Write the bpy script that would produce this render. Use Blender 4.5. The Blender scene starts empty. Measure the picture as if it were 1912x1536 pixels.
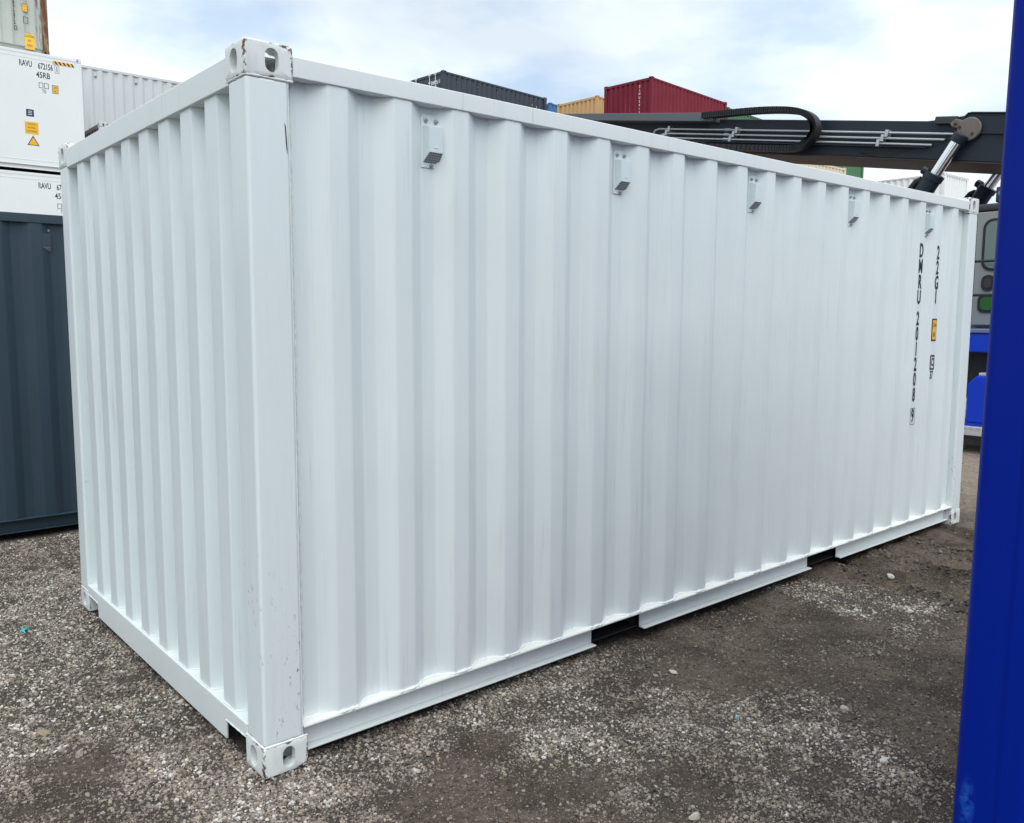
import bpy, bmesh, math, random
import numpy as np
from mathutils import Vector, Matrix
R = math.radians
random.seed(7)
sc = bpy.context.scene
col = sc.collection

# ------------------------------------------------------------------ camera
cam_data = bpy.data.cameras.new('camera')
cam = bpy.data.objects.new('camera', cam_data); col.objects.link(cam)
sc.camera = cam
CAM = Vector((-1.2355, -2.7507, 1.6778))
yaw, pitch, roll = 0.8746, -0.1077, 0.0019
fw = Vector((math.cos(pitch)*math.cos(yaw), math.cos(pitch)*math.sin(yaw), math.sin(pitch)))
rt = fw.cross(Vector((0, 0, 1))).normalized(); up = rt.cross(fw)
r2 = rt*math.cos(roll)+up*math.sin(roll); u2 = -rt*math.sin(roll)+up*math.cos(roll)
M = Matrix(((r2.x, u2.x, -fw.x, CAM.x), (r2.y, u2.y, -fw.y, CAM.y), (r2.z, u2.z, -fw.z, CAM.z), (0, 0, 0, 1)))
cam.matrix_world = M
cam_data.sensor_width = 36.0
cam_data.sensor_fit = 'HORIZONTAL'
cam_data.lens = 1582.63/1912*36.0
cam_data.shift_x = 39.24/1912
cam_data.shift_y = -8.78/1912
cam_data.clip_start = 0.05
cam_data.clip_end = 2000

# ------------------------------------------------------------------ sky and sun
SUN_DIR = Vector((-0.18, -0.39, 0.87)).normalized()      # towards the veiled sun
world = bpy.data.worlds.new('World'); sc.world = world
world.use_nodes = True
wn = world.node_tree; wn.nodes.clear()
def N(nt, t, **k):
    n = nt.nodes.new(t)
    for a, v in k.items(): setattr(n, a, v)
    return n
wo = N(wn, 'ShaderNodeOutputWorld'); wb = N(wn, 'ShaderNodeBackground')
sky = N(wn, 'ShaderNodeTexSky', sky_type='NISHITA', sun_disc=False)
sky.sun_elevation = math.asin(SUN_DIR.z)
sky.sun_rotation = math.atan2(SUN_DIR.x, SUN_DIR.y)
tc = N(wn, 'ShaderNodeTexCoord')
mp = N(wn, 'ShaderNodeMapping'); mp.inputs['Scale'].default_value = (1.0, 1.0, 2.6)
mp.inputs['Rotation'].default_value = (0.0, 0.0, 0.5); mp.inputs['Location'].default_value = (0.9, 0.35, 0.2)
cn = N(wn, 'ShaderNodeTexNoise'); cn.inputs['Scale'].default_value = 2.3; cn.inputs['Detail'].default_value = 7; cn.inputs['Roughness'].default_value = 0.52
cn.inputs['Distortion'].default_value = 0.35
cr = N(wn, 'ShaderNodeValToRGB'); cr.color_ramp.elements[0].position = 0.34; cr.color_ramp.elements[1].position = 0.62
cr.color_ramp.elements[0].color = (0.62, 0.62, 0.62, 1); cr.color_ramp.elements[1].color = (0.99, 0.99, 0.99, 1)
cm = N(wn, 'ShaderNodeTexNoise'); cm.inputs['Scale'].default_value = 5.0; cm.inputs['Detail'].default_value = 6
cmr = N(wn, 'ShaderNodeValToRGB'); cmr.color_ramp.elements[0].position = 0.38; cmr.color_ramp.elements[1].position = 0.58
CL = 8.6
cmr.color_ramp.elements[0].color = (0.60, 0.735, 0.90, 1); cmr.color_ramp.elements[1].color = (0.90, 0.97, 0.985, 1)
vs = N(wn, 'ShaderNodeVectorMath', operation='SCALE'); vs.inputs['Scale'].default_value = CL
mx = N(wn, 'ShaderNodeMix', data_type='RGBA')
wl = wn.links.new
wl(tc.outputs['Generated'], mp.inputs['Vector']); wl(mp.outputs['Vector'], cn.inputs['Vector']); wl(mp.outputs['Vector'], cm.inputs['Vector'])
wl(cn.outputs['Fac'], cr.inputs['Fac']); wl(cm.outputs['Fac'], cmr.inputs['Fac']); wl(cmr.outputs['Color'], vs.inputs[0])
wl(cr.outputs['Color'], mx.inputs['Factor']); wl(sky.outputs['Color'], mx.inputs['A']); wl(vs.outputs['Vector'], mx.inputs['B'])
wl(mx.outputs['Result'], wb.inputs['Color']); wb.inputs['Strength'].default_value = 0.1
wl(wb.outputs['Background'], wo.inputs['Surface'])

sd = bpy.data.lights.new('sun', 'SUN'); so = bpy.data.objects.new('sun', sd); col.objects.link(so)
sd.energy = 2.1; sd.angle = R(75); sd.color = (1.0, 0.975, 0.94)
so.rotation_euler = SUN_DIR.to_track_quat('Z', 'Y').to_euler()
so.location = (0, 0, 30)

sc.view_settings.view_transform = 'Standard'; sc.view_settings.look = 'None'
sc.view_settings.gamma = 1.0; sc.view_settings.use_curve_mapping = False
sc.view_settings.exposure = 0.50
sc.cycles.max_bounces = 5; sc.cycles.diffuse_bounces = 3; sc.cycles.glossy_bounces = 3; sc.cycles.transmission_bounces = 4
sc.cycles.caustics_reflective = False; sc.cycles.caustics_refractive = False

# ------------------------------------------------------------------ helpers
def tag(o, label=None, cat=None, group=None, kind=None):
    if label: o['label'] = label
    if cat: o['category'] = cat
    if group: o['group'] = group
    if kind: o['kind'] = kind
    return o
def empty(name, loc=(0, 0, 0), rz=0.0, parent=None):
    o = bpy.data.objects.new(name, None); col.objects.link(o)
    o.location = loc; o.rotation_euler = (0, 0, rz); o.empty_display_size = 0.3
    if parent: o.parent = parent
    return o
def link(name, me, mat, parent=None, loc=None, rot=None, scale=None):
    """one object on shared mesh data, its material kept on the object"""
    o = bpy.data.objects.new(name, me); col.objects.link(o)
    if not me.materials: me.materials.append(None)
    if mat is not None:
        o.material_slots[0].link = 'OBJECT'; o.material_slots[0].material = mat
    if parent: o.parent = parent
    if loc: o.location = loc
    if rot: o.rotation_euler = rot
    if scale: o.scale = scale
    return o
class MB:
    def __init__(s): s.v = []; s.f = []
    def poly(s, vs, fs):
        b = len(s.v); s.v += [tuple(p) for p in vs]; s.f += [tuple(i+b for i in f) for f in fs]; return s
    def box(s, x0, x1, y0, y1, z0, z1):
        return s.poly([(x0,y0,z0),(x1,y0,z0),(x1,y1,z0),(x0,y1,z0),(x0,y0,z1),(x1,y0,z1),(x1,y1,z1),(x0,y1,z1)],
                      [(3,2,1,0),(4,5,6,7),(0,1,5,4),(1,2,6,5),(2,3,7,6),(3,0,4,7)])
    def prism(s, pts, axis, a, b):
        """polygon given in the two axes other than `axis`, extruded from a to b"""
        n = len(pts)
        def P(p, w):
            return {0: (w, p[0], p[1]), 1: (p[0], w, p[1]), 2: (p[0], p[1], w)}[axis]
        vs = [P(p, a) for p in pts]+[P(p, b) for p in pts]
        fs = [tuple(range(n)), tuple(range(2*n-1, n-1, -1))]+[(i, i+n, (i+1) % n+n, (i+1) % n) for i in range(n)]
        return s.poly(vs, fs)
    def tube(s, pts, r, n=8, cap=True, rad=None):
        pts = [Vector(p) for p in pts]; m = len(pts); vs = []; nrm = None
        for i, p in enumerate(pts):
            t = (pts[min(i+1, m-1)]-pts[max(i-1, 0)]).normalized()
            if nrm is None:
                nrm = t.orthogonal().normalized()
            nrm = (nrm-t*nrm.dot(t)).normalized(); bi = t.cross(nrm)
            rr = rad[i] if rad else r
            for k in range(n):
                a = 2*math.pi*k/n; vs.append(p+(nrm*math.cos(a)+bi*math.sin(a))*rr)
        fs = [(i*n+k, i*n+(k+1) % n, (i+1)*n+(k+1) % n, (i+1)*n+k) for i in range(m-1) for k in range(n)]
        if cap: fs += [tuple(range(n-1, -1, -1)), tuple((m-1)*n+k for k in range(n))]
        return s.poly(vs, fs)
    def mesh(s, name, bevel=0.0, seg=2, smooth=None):
        me = bpy.data.meshes.new(name); me.from_pydata(s.v, [], s.f)
        bm = bmesh.new(); bm.from_mesh(me)
        bmesh.ops.recalc_face_normals(bm, faces=bm.faces)
        if bevel:
            bmesh.ops.bevel(bm, geom=[e for e in bm.edges if len(e.link_faces) == 2 and e.calc_face_angle(0) > 0.5], offset=bevel, segments=seg, profile=0.5, affect='EDGES', clamp_overlap=True)
        bm.to_mesh(me); bm.free()
        if bevel or smooth == 'area':
            # area-weighted normals: big faces stay flat, the narrow bevels carry the turn
            for p in me.polygons: p.use_smooth = True
            nv = len(me.vertices); acc = np.zeros((nv, 3))
            for p in me.polygons:
                w = np.array(p.normal)*p.area
                for i in p.vertices: acc[i] += w
            acc /= np.maximum(np.linalg.norm(acc, axis=1, keepdims=True), 1e-12)
            me.normals_split_custom_set_from_vertices([tuple(a) for a in acc])
        elif smooth:
            for p in me.polygons: p.use_smooth = True
            me.set_sharp_from_angle(angle=smooth)
        return me
    def build(s, name, mat, parent=None, bevel=0.0, seg=2, smooth=None):
        return link(name, s.mesh(name, bevel, seg, smooth), mat, parent)

# ------------------------------------------------------------------ materials
def new_mat(name):
    m = bpy.data.materials.new(name); m.use_nodes = True
    nt = m.node_tree; b = nt.nodes['Principled BSDF']
    return m, nt, b
def plain(name, c, rough=0.5, metal=0.0, spec=0.5):
    m, nt, b = new_mat(name)
    b.inputs['Base Color'].default_value = (*c, 1); b.inputs['Roughness'].default_value = rough
    b.inputs['Metallic'].default_value = metal; b.inputs['Specular IOR Level'].default_value = spec
    return m
def mix(nt, fac, a, b):
    n = N(nt, 'ShaderNodeMix', data_type='RGBA')
    for k, v in (('Factor', fac), ('A', a), ('B', b)):
        if isinstance(v, (tuple, float, int)):
            n.inputs[k].default_value = (*v, 1) if isinstance(v, tuple) else v
        else: nt.links.new(v, n.inputs[k])
    return n.outputs['Result']
def math_(nt, op, a, b=None, c=None, clamp=False):
    n = N(nt, 'ShaderNodeMath', operation=op, use_clamp=clamp)
    for i, v in enumerate((a, b, c)):
        if v is None: continue
        if isinstance(v, (int, float)): n.inputs[i].default_value = v
        else: nt.links.new(v, n.inputs[i])
    return n.outputs[0]
def ramp(nt, v, p0, p1, c0=(0, 0, 0), c1=(1, 1, 1)):
    n = N(nt, 'ShaderNodeValToRGB'); e = n.color_ramp.elements
    e[0].position = p0; e[1].position = p1; e[0].color = (*c0, 1); e[1].color = (*c1, 1)
    nt.links.new(v, n.inputs['Fac']); return n.outputs['Color']
def coords(nt, scale=(1, 1, 1), which='Object'):
    t = N(nt, 'ShaderNodeTexCoord'); m = N(nt, 'ShaderNodeMapping'); m.inputs['Scale'].default_value = scale
    oi = N(nt, 'ShaderNodeObjectInfo')
    nt.links.new(t.outputs[which], m.inputs['Vector'])
    return m.outputs['Vector']
def noise(nt, vec, scale, detail=4, rough=0.55, dist=0.0):
    n = N(nt, 'ShaderNodeTexNoise'); n.inputs['Scale'].default_value = scale; n.inputs['Detail'].default_value = detail
    n.inputs['Roughness'].default_value = rough; n.inputs['Distortion'].default_value = dist
    nt.links.new(vec, n.inputs['Vector']); return n.outputs['Fac']
def paint(name, c, rough=0.42, streak=0.25, streak_c=(0.38, 0.37, 0.31), chips=0.0, chip_c=(0.10, 0.075, 0.06), rust=0.0, grime=0.25, edge_rust=False, rust_lo=0.6, bump=0.15, chip_z=None, spec=0.4, sscale=42):
    """weathered enamel on steel: vertical run-off streaks, broad grime, chips down to rusty metal"""
    m, nt, b = new_mat(name)
    base = c
    vz = coords(nt, (1, 1, 0.045)); v = coords(nt)
    out = base
    broad = noise(nt, v, 1.3, 3)
    out = mix(nt, math_(nt, 'MULTIPLY', ramp(nt, broad, 0.38, 0.72), grime), base, tuple(x*0.86 for x in base))
    if streak:
        s1 = ramp(nt, noise(nt, vz, sscale, 5, 0.65), 0.56, 0.74)
        s2 = ramp(nt, noise(nt, coords(nt, (1, 1, 0.5)), 2.2, 3), 0.40, 0.66)
        out = mix(nt, math_(nt, 'MULTIPLY', math_(nt, 'MULTIPLY', s1, s2), streak), out, streak_c)
        s3 = ramp(nt, noise(nt, coords(nt, (1, 1, 0.02)), 110, 3, 0.6), 0.45, 0.8)
        out = mix(nt, math_(nt, 'MULTIPLY', s3, streak*0.35), out, tuple(x*0.7 for x in base))
    if rust:
        rr = noise(nt, coords(nt, (1, 1, 0.16)), 6, 8, 0.72)
        f = ramp(nt, rr, rust_lo, rust_lo+0.08)
        rc = mix(nt, noise(nt, v, 40, 4), (0.055, 0.022, 0.012), (0.20, 0.075, 0.035))
        out = mix(nt, math_(nt, 'MULTIPLY', f, rust), out, rc)
    if chips:
        ch = ramp(nt, noise(nt, coords(nt, (1, 1, 0.45)), 75, 5, 0.7), 0.605, 0.625)
        ar = ramp(nt, noise(nt, v, 5.0, 3), 0.48, 0.58)
        f = math_(nt, 'MULTIPLY', math_(nt, 'MULTIPLY', ch, ar), chips)
        if chip_z:
            sx = N(nt, 'ShaderNodeSeparateXYZ'); nt.links.new(coords(nt), sx.inputs[0])
            mr = N(nt, 'ShaderNodeMapRange'); mr.inputs['From Min'].default_value = chip_z[0]; mr.inputs['From Max'].default_value = chip_z[1]
            nt.links.new(sx.outputs['Z'], mr.inputs['Value'])
            f = math_(nt, 'MULTIPLY', f, mr.outputs[0])
        out = mix(nt, f, out, chip_c)
    if edge_rust:
        # wear on the edges of a corner casting: second largest of the three distances from the middle
        g = N(nt, 'ShaderNodeTexCoord'); sp = N(nt, 'ShaderNodeSeparateXYZ'); nt.links.new(g.outputs['Generated'], sp.inputs[0])
        a = [math_(nt, 'ABSOLUTE', math_(nt, 'MULTIPLY_ADD', sp.outputs[i], 2.0, -1.0)) for i in range(3)]
        tot = math_(nt, 'ADD', math_(nt, 'ADD', a[0], a[1]), a[2])
        mxx = math_(nt, 'MAXIMUM', math_(nt, 'MAXIMUM', a[0], a[1]), a[2]); mnn = math_(nt, 'MINIMUM', math_(nt, 'MINIMUM', a[0], a[1]), a[2])
        mid = math_(nt, 'SUBTRACT', math_(nt, 'SUBTRACT', tot, mxx), mnn)
        nz = noise(nt, coords(nt), 38, 6, 0.7)
        f = ramp(nt, math_(nt, 'ADD', math_(nt, 'MULTIPLY', mid, 0.60), math_(nt, 'MULTIPLY', nz, 0.85)), 0.985, 1.06)
        gate = ramp(nt, noise(nt, coords(nt), 9, 2), 0.42, 0.55)
        rc = mix(nt, noise(nt, v, 120, 3), (0.045, 0.022, 0.014), (0.20, 0.075, 0.03))
        out = mix(nt, math_(nt, 'MULTIPLY', f, gate), out, rc)
        dirt = ramp(nt, noise(nt, coords(nt, (1, 1, 0.3)), 22, 6, 0.7), 0.52, 0.75)
        out = mix(nt, math_(nt, 'MULTIPLY', dirt, 0.35), out, (0.25, 0.23, 0.2))
    nt.links.new(out, b.inputs['Base Color']) if not isinstance(out, tuple) else None
    b.inputs['Roughness'].default_value = rough; b.inputs['Specular IOR Level'].default_value = spec
    if bump:
        bp = N(nt, 'ShaderNodeBump'); bp.inputs['Strength'].default_value = bump; bp.inputs['Distance'].default_value = 0.002
        nt.links.new(noise(nt, v, 60, 3), bp.inputs['Height']); nt.links.new(bp.outputs['Normal'], b.inputs['Normal'])
    return m

WHITE = (0.735, 0.80, 0.80)
M_white = paint('white_container_paint', WHITE, 0.40, 0.34, grime=0.4)
M_white_post = paint('white_post_paint', WHITE, 0.40, 0.34, chips=1.0, chip_z=(1.0, 0.35))
M_white_cast = paint('white_casting_paint', (0.74, 0.78, 0.76), 0.5, 0.3, edge_rust=True, grime=0.5)
M_white_rail = paint('white_rail_paint', (0.74, 0.79, 0.78), 0.45, 0.34)
M_ledge = paint('white_ledge_paint', (0.78, 0.78, 0.74), 0.6, 0.0, grime=0.6)
M_weld = paint('weld_paint', (0.77, 0.81, 0.80), 0.5, 0.0, grime=0.6)
M_slate = paint('slate_paint', (0.028, 0.051, 0.071), 0.38, 0.12, streak_c=(0.12, 0.14, 0.15))
M_navy = paint('navy_paint', (0.035, 0.047, 0.066), 0.4, 0.25, streak_c=(0.07, 0.08, 0.09))
M_reefer = paint('reefer_paint', (0.80, 0.83, 0.83), 0.30, 0.10, grime=0.15)
M_greyc = paint('pale_grey_paint', (0.60, 0.625, 0.635), 0.5, 0.25)
M_brownc = paint('brown_grey_paint', (0.20, 0.165, 0.155), 0.6, 0.3)
M_old = paint('old_grey_green_paint', (0.44, 0.475, 0.43), 0.6, 0.75, streak_c=(0.13, 0.09, 0.05), rust=0.9, rust_lo=0.585, grime=0.8, sscale=9)
M_oldpost = paint('rusted_post_paint', (0.27, 0.22, 0.12), 0.8, 0.9, streak_c=(0.03, 0.015, 0.01), rust=1.0, rust_lo=0.44, grime=0.9, sscale=22)
M_red = paint('dark_red_paint', (0.19, 0.022, 0.038), 0.6, 0.8, streak_c=(0.33, 0.14, 0.16), sscale=24, rust=0.5, rust_lo=0.66, grime=0.9, spec=0.15)
M_yel = paint('ochre_paint', (0.60, 0.38, 0.17), 0.55, 0.45, streak_c=(0.2, 0.12, 0.06), grime=0.5)
M_green = paint('green_paint', (0.05, 0.155, 0.065), 0.55, 0.4, streak_c=(0.2, 0.25, 0.18), grime=0.6)
M_cream = paint('cream_paint', (0.68, 0.60, 0.45), 0.55, 0.4, grime=0.5)
M_blue = paint('blue_container_paint', (0.0015, 0.016, 0.26), 0.36, 0.10, streak_c=(0.02, 0.05, 0.4), grime=0.4, bump=0.05, spec=0.10)
M_black = plain('black_mark', (0.015, 0.015, 0.017), 0.5)
M_yellow = plain('yellow_decal', (0.85, 0.46, 0.02), 0.45)
M_whitemark = plain('white_mark', (0.8, 0.8, 0.8), 0.5)
M_redmark = plain('red_mark', (0.6, 0.05, 0.06), 0.5)
M_navydecal = plain('navy_decal', (0.01, 0.015, 0.06), 0.5)
M_dark = plain('dark_steel', (0.03, 0.03, 0.032), 0.6)
M_bolt = plain('bolt_steel', (0.45, 0.46, 0.45), 0.4, 0.6)
M_floor = plain('plywood_underside', (0.09, 0.075, 0.06), 0.8)
M_rod = plain('lock_rod_zinc', (0.68, 0.70, 0.72), 0.35, 0.3)

def grille_mat():
    m, nt, b = new_mat('vent_grille')
    br = N(nt, 'ShaderNodeTexBrick'); br.inputs['Scale'].default_value = 1.0
    br.offset = 0.0; br.inputs['Brick Width'].default_value = 0.0085; br.inputs['Row Height'].default_value = 0.0075
    br.inputs['Mortar Size'].default_value = 0.0021; br.inputs['Color1'].default_value = (0.03, 0.032, 0.035, 1); br.inputs['Color2'].default_value = (0.03, 0.032, 0.035, 1)
    br.inputs['Mortar'].default_value = (0.42, 0.45, 0.46, 1)
    t = N(nt, 'ShaderNodeTexCoord'); sp = N(nt, 'ShaderNodeSeparateXYZ'); cb = N(nt, 'ShaderNodeCombineXYZ')
    nt.links.new(t.outputs['Object'], sp.inputs[0]); nt.links.new(sp.outputs['X'], cb.inputs['X']); nt.links.new(sp.outputs['Z'], cb.inputs['Y'])
    nt.links.new(cb.outputs[0], br.inputs['Vector']); nt.links.new(br.outputs['Color'], b.inputs['Base Color'])
    return m
M_grille = grille_mat()
M_hood = paint('vent_hood_paint', (0.66, 0.75, 0.76), 0.35, 0.0, grime=0.4)

# ------------------------------------------------------------------ numpy noise for the terrain
def vnoise(x, y, seed):
    xi = np.floor(x).astype(np.int64); yi = np.floor(y).astype(np.int64); fx = x-xi; fy = y-yi
    fx = fx*fx*(3-2*fx); fy = fy*fy*(3-2*fy)
    def h(a, b):
        n = (a*374761393+b*668265263+seed*1442695041) & 0xffffffff
        n = ((n ^ (n >> 13))*1274126177) & 0xffffffff
        return ((n ^ (n >> 16)) & 0xffff)/65535.0
    return (h(xi, yi)*(1-fx)+h(xi+1, yi)*fx)*(1-fy)+(h(xi, yi+1)*(1-fx)+h(xi+1, yi+1)*fx)*fy
def fbm(x, y, seed, oct=4, gain=0.5):
    s = 0; a = 1; t = 0
    for o in range(oct):
        s = s+a*vnoise(x*2**o+o*17.3, y*2**o-o*9.1, seed+o); t += a; a *= gain
    return s/t
def sstep(a, b, x):
    t = np.clip((x-a)/(b-a), 0, 1); return t*t*(3-2*t)
def seg_dist(x, y, ax, ay, bx, by):
    dx, dy = bx-ax, by-ay; L2 = dx*dx+dy*dy
    t = np.clip(((x-ax)*dx+(y-ay)*dy)/L2, 0, 1)
    px = x-(ax+t*dx); py = y-(ay+t*dy)
    return np.sqrt(px*px+py*py), (px*(-dy)+py*dx)/math.sqrt(L2)
TRACKS = [(4.25, 0.35, 3.75, -1.4), (4.75, 0.3, 4.35, -1.3), (5.35, 0.3, 4.75, -1.2), (5.9, 0.2, 5.5, -1.5)]
def mud(x, y):
    """0 gravel .. 1 fine dark mud"""
    n = fbm(x*1.1+3, y*1.1, 11, 4)+0.35*(fbm(x*4.2, y*4.2, 31, 3)-0.5)
    b = n
    for (cx, cy, r, a) in ((2.5, -0.35, 0.75, .30), (3.0, -0.2, .5, .2), (1.55, -0.45, 0.30, .22), (0.85, -0.16, 0.22, .16), (4.7, -0.35, 0.85, .36), (2.9, -1.05, 0.40, .22), (1.55, -1.15, 0.45, .18),
                           (0.3, -0.5, 0.45, .22), (-0.35, 0.4, 0.4, .12), (0.6, -0.75, .35, .12),
                           (1.15, 0.05, 0.75, -.22), (1.75, -0.05, 0.35, -.22), (1.15, -0.5, 0.3, -.2), (3.55, -0.13, 0.33, -.34), (3.45, -0.72, 0.42, -.34), (2.8, -0.74, 0.25, -.25),
                           (1.8, -1.38, 0.26, -.22), (-0.5, 1.6, 1.1, -.18), (-0.1, 2.9, 0.9, -.2), (0.2, -.28, .2, -.12), (6.5, 0.2, 1.2, .25), (8.5, 0.6, 2.0, .3)):
        b = b+a*np.exp(-((x-cx)**2+(y-cy)**2)/(r*r))
    return sstep(0.40, 0.68, b+0.16*(fbm(x*13, y*13, 53, 3)-0.5))
def ground_z(x, y):
    dip = -0.10*sstep(1.2, 4.4, y)*sstep(4.5, 1.5, x)-0.012
    z = dip+0.030*(fbm(x*1.3, y*1.3, 5, 4)-0.5)+0.012*(fbm(x*7, y*7, 8, 3)-0.5)
    m = mud(x, y)
    z = z-0.010*m
    z = z+(0.055*(fbm(x*5, y*9, 44, 3)-0.5)+0.026*(fbm(x*16, y*16, 46, 2)-0.5))*sstep(3.3, 4.3, x)*sstep(7.5, 6.0, x)
    for (ax, ay, bx, by) in TRACKS:
        wob = 0.10*(fbm(x*2.2, y*2.2, 71, 2)-0.5)
        d, sd_ = seg_dist(x+wob, y+wob, ax, ay, bx, by)
        fade = sstep(0.5, 0.1, d)
        z = z+fade*(0.058*np.exp(-(sd_/0.045)**2)-0.048*np.exp(-((sd_-0.16)/0.08)**2))*(0.5+fbm(x*9, y*9, 91, 2))
    # packed flat where the castings bear
    for cx, cy in ((0.09, 0.09), (5.97, 0.09), (0.09, 2.35), (5.97, 2.35)):
        w = np.exp(-((x-cx)**2+(y-cy)**2)/0.05)
        z = z*(1-w)+w*(-0.001)
    fl = np.exp(-(np.maximum(np.abs(x-3.0)-2.9, 0)**2+np.maximum(np.abs(y-1.2)-1.2, 0)**2)/0.03)
    z = np.where(fl > 0.02, np.minimum(z, 0.018*(1-fl)+fl*0.006+0*z), z)
    far = sstep(14, 40, np.sqrt(x*x+y*y))
    return z*(1-far)-0.02*far
def axis(lo_f, hi_f, step, far, n):
    core = np.arange(lo_f, hi_f+1e-6, step)
    g = np.geomspace(step, far, n); cg = np.cumsum(g/g.sum()*(far))
    g2 = np.geomspace(1, far/step*0.08, n); g2 = np.cumsum(g2); g2 = g2/g2[-1]*far
    return np.concatenate([lo_f-g2[::-1], core, hi_f+g2])
def ground_material():
    m, nt, b = new_mat('gravel_yard_ground')
    at = N(nt, 'ShaderNodeAttribute'); at.attribute_name = 'mud'
    v = coords(nt)
    fine = noise(nt, v, 130, 5, 0.7); med = noise(nt, v, 24, 5, 0.65); big = noise(nt, v, 3.1, 4)
    grav = mix(nt, ramp(nt, fine, 0.36, 0.66), (0.030, 0.024, 0.020), (0.25, 0.222, 0.192))
    clod = noise(nt, v, 62, 6, 0.72, 0.6)
    mudc = mix(nt, ramp(nt, math_(nt, 'ADD', math_(nt, 'MULTIPLY', clod, 0.65), math_(nt, 'MULTIPLY', med, 0.35)), 0.36, 0.62), (0.062, 0.047, 0.036), (0.315, 0.252, 0.198))  # shade in the crevices between clods is painted into the mud colour
    mudc = mix(nt, math_(nt, 'MULTIPLY', ramp(nt, fine, 0.55, 0.72), 0.5), mudc, (0.33, 0.28, 0.23))
    damp = ramp(nt, noise(nt, v, 1.9, 5, 0.6, 0.4), 0.46, 0.60)
    mudc = mix(nt, math_(nt, 'MULTIPLY', damp, 0.62), mudc, (0.040, 0.031, 0.025))
    f = math_(nt, 'ADD', at.outputs['Fac'], math_(nt, 'MULTIPLY_ADD', med, 0.5, -0.25), clamp=True)
    c = mix(nt, f, grav, mudc)
    c = mix(nt, math_(nt, 'MULTIPLY', ramp(nt, big, 0.35, 0.7), 0.35), c, mix(nt, 0.5, c, (0.085, 0.066, 0.052)))
    # the far part of the yard is drier and paler
    sp = N(nt, 'ShaderNodeSeparateXYZ'); nt.links.new(coords(nt), sp.inputs[0])
    mr = N(nt, 'ShaderNodeMapRange'); mr.inputs['From Min'].default_value = 5.8; mr.inputs['From Max'].default_value = 7.6; nt.links.new(sp.outputs['X'], mr.inputs['Value'])
    dry = mix(nt, ramp(nt, med, 0.35, 0.65), (0.27, 0.215, 0.165), (0.52, 0.435, 0.35))
    c = mix(nt, math_(nt, 'MULTIPLY', mr.outputs[0], 0.85), c, dry)
    nt.links.new(c, b.inputs['Base Color']); b.inputs['Roughness'].default_value = 0.92; b.inputs['Specular IOR Level'].default_value = 0.2
    bp = N(nt, 'ShaderNodeBump'); bp.inputs['Strength'].default_value = 1.0; bp.inputs['Distance'].default_value = 0.018
    nt.links.new(math_(nt, 'ADD', math_(nt, 'ADD', fine, math_(nt, 'MULTIPLY', clod, 1.5)), math_(nt, 'MULTIPLY', med, 1.6)), bp.inputs['Height']); nt.links.new(bp.outputs['Normal'], b.inputs['Normal'])
    return m
def build_ground():
    xs = axis(-2.2, 7.4, 0.025, 700, 46); ys = axis(-2.6, 4.8, 0.025, 700, 46)
    X, Y = np.meshgrid(xs, ys); Z = ground_z(X, Y)
    nx, ny = len(xs), len(ys)
    co = np.stack([X, Y, Z], -1).reshape(-1, 3)
    idx = np.arange(nx*ny).reshape(ny, nx)
    q = np.stack([idx[:-1, :-1], idx[:-1, 1:], idx[1:, 1:], idx[1:, :-1]], -1).reshape(-1)
    me = bpy.data.meshes.new('ground')
    me.vertices.add(len(co)); me.vertices.foreach_set('co', co.ravel())
    nq = len(q)//4
    me.loops.add(nq*4); me.loops.foreach_set('vertex_index', q)
    me.polygons.add(nq); me.polygons.foreach_set('loop_start', np.arange(0, nq*4, 4)); me.polygons.foreach_set('loop_total', np.full(nq, 4))
    me.update(calc_edges=True)
    at = me.attributes.new('mud', 'FLOAT', 'POINT'); at.data.foreach_set('value', mud(X, Y).ravel().astype(np.float32))
    me.polygons.foreach_set('use_smooth', np.ones(nq, dtype=bool))
    o = link('ground', me, ground_material()); o['kind'] = 'structure'
    return o
build_ground()

# ------------------------------------------------------------------ shipping containers
CW = 2.438
def casting_mesh():
    """ISO corner casting for the corner at the origin, growing to +x +y and downwards from z=0; hollow, with its three oval openings"""
    def tmp(mb, bevel=0.0, seg=2):
        o = bpy.data.objects.new('t', mb.mesh('t', bevel, seg)); col.objects.link(o); return o
    body = tmp(MB().box(0, .178, 0, .162, -.118, 0), 0.011, 3)
    def stadium(w, h):
        pts = []; r = w/2; s = h/2-r
        for i in range(9): a = math.pi*i/8; pts.append((r*math.cos(a), s+r*math.sin(a)))
        for i in range(9): a = math.pi+math.pi*i/8; pts.append((r*math.cos(a), -s+r*math.sin(a)))
        return pts
    cut = [tmp(MB().box(.028, .15, .028, .134, -.2, -.028))]
    side = [(x+.098, z-.060) for x, z in stadium(.050, .080)]      # on the long side
    end = [(y+.088, z-.060) for y, z in stadium(.060, .080)]       # on the end
    top = [(x+.100, y+.090) for y, x in stadium(.062, .110)]
    cut += [tmp(MB().prism(side, 1, -.02, .08)), tmp(MB().prism(end, 0, -.02, .08)), tmp(MB().prism(top, 2, -.06, .03))]
    for c in cut:
        md = body.modifiers.new('b', 'BOOLEAN'); md.operation = 'DIFFERENCE'; md.object = c; md.solver = 'EXACT'
    dg = bpy.context.evaluated_depsgraph_get()
    me = bpy.data.meshes.new_from_object(body.evaluated_get(dg)); me.name = 'corner_casting'
    for o in [body]+cut: bpy.data.objects.remove(o, do_unlink=True)
    for p in me.polygons: p.use_smooth = True
    me.set_sharp_from_angle(angle=R(25)); me.materials.clear()
    return me
CAST = casting_mesh()

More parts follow.
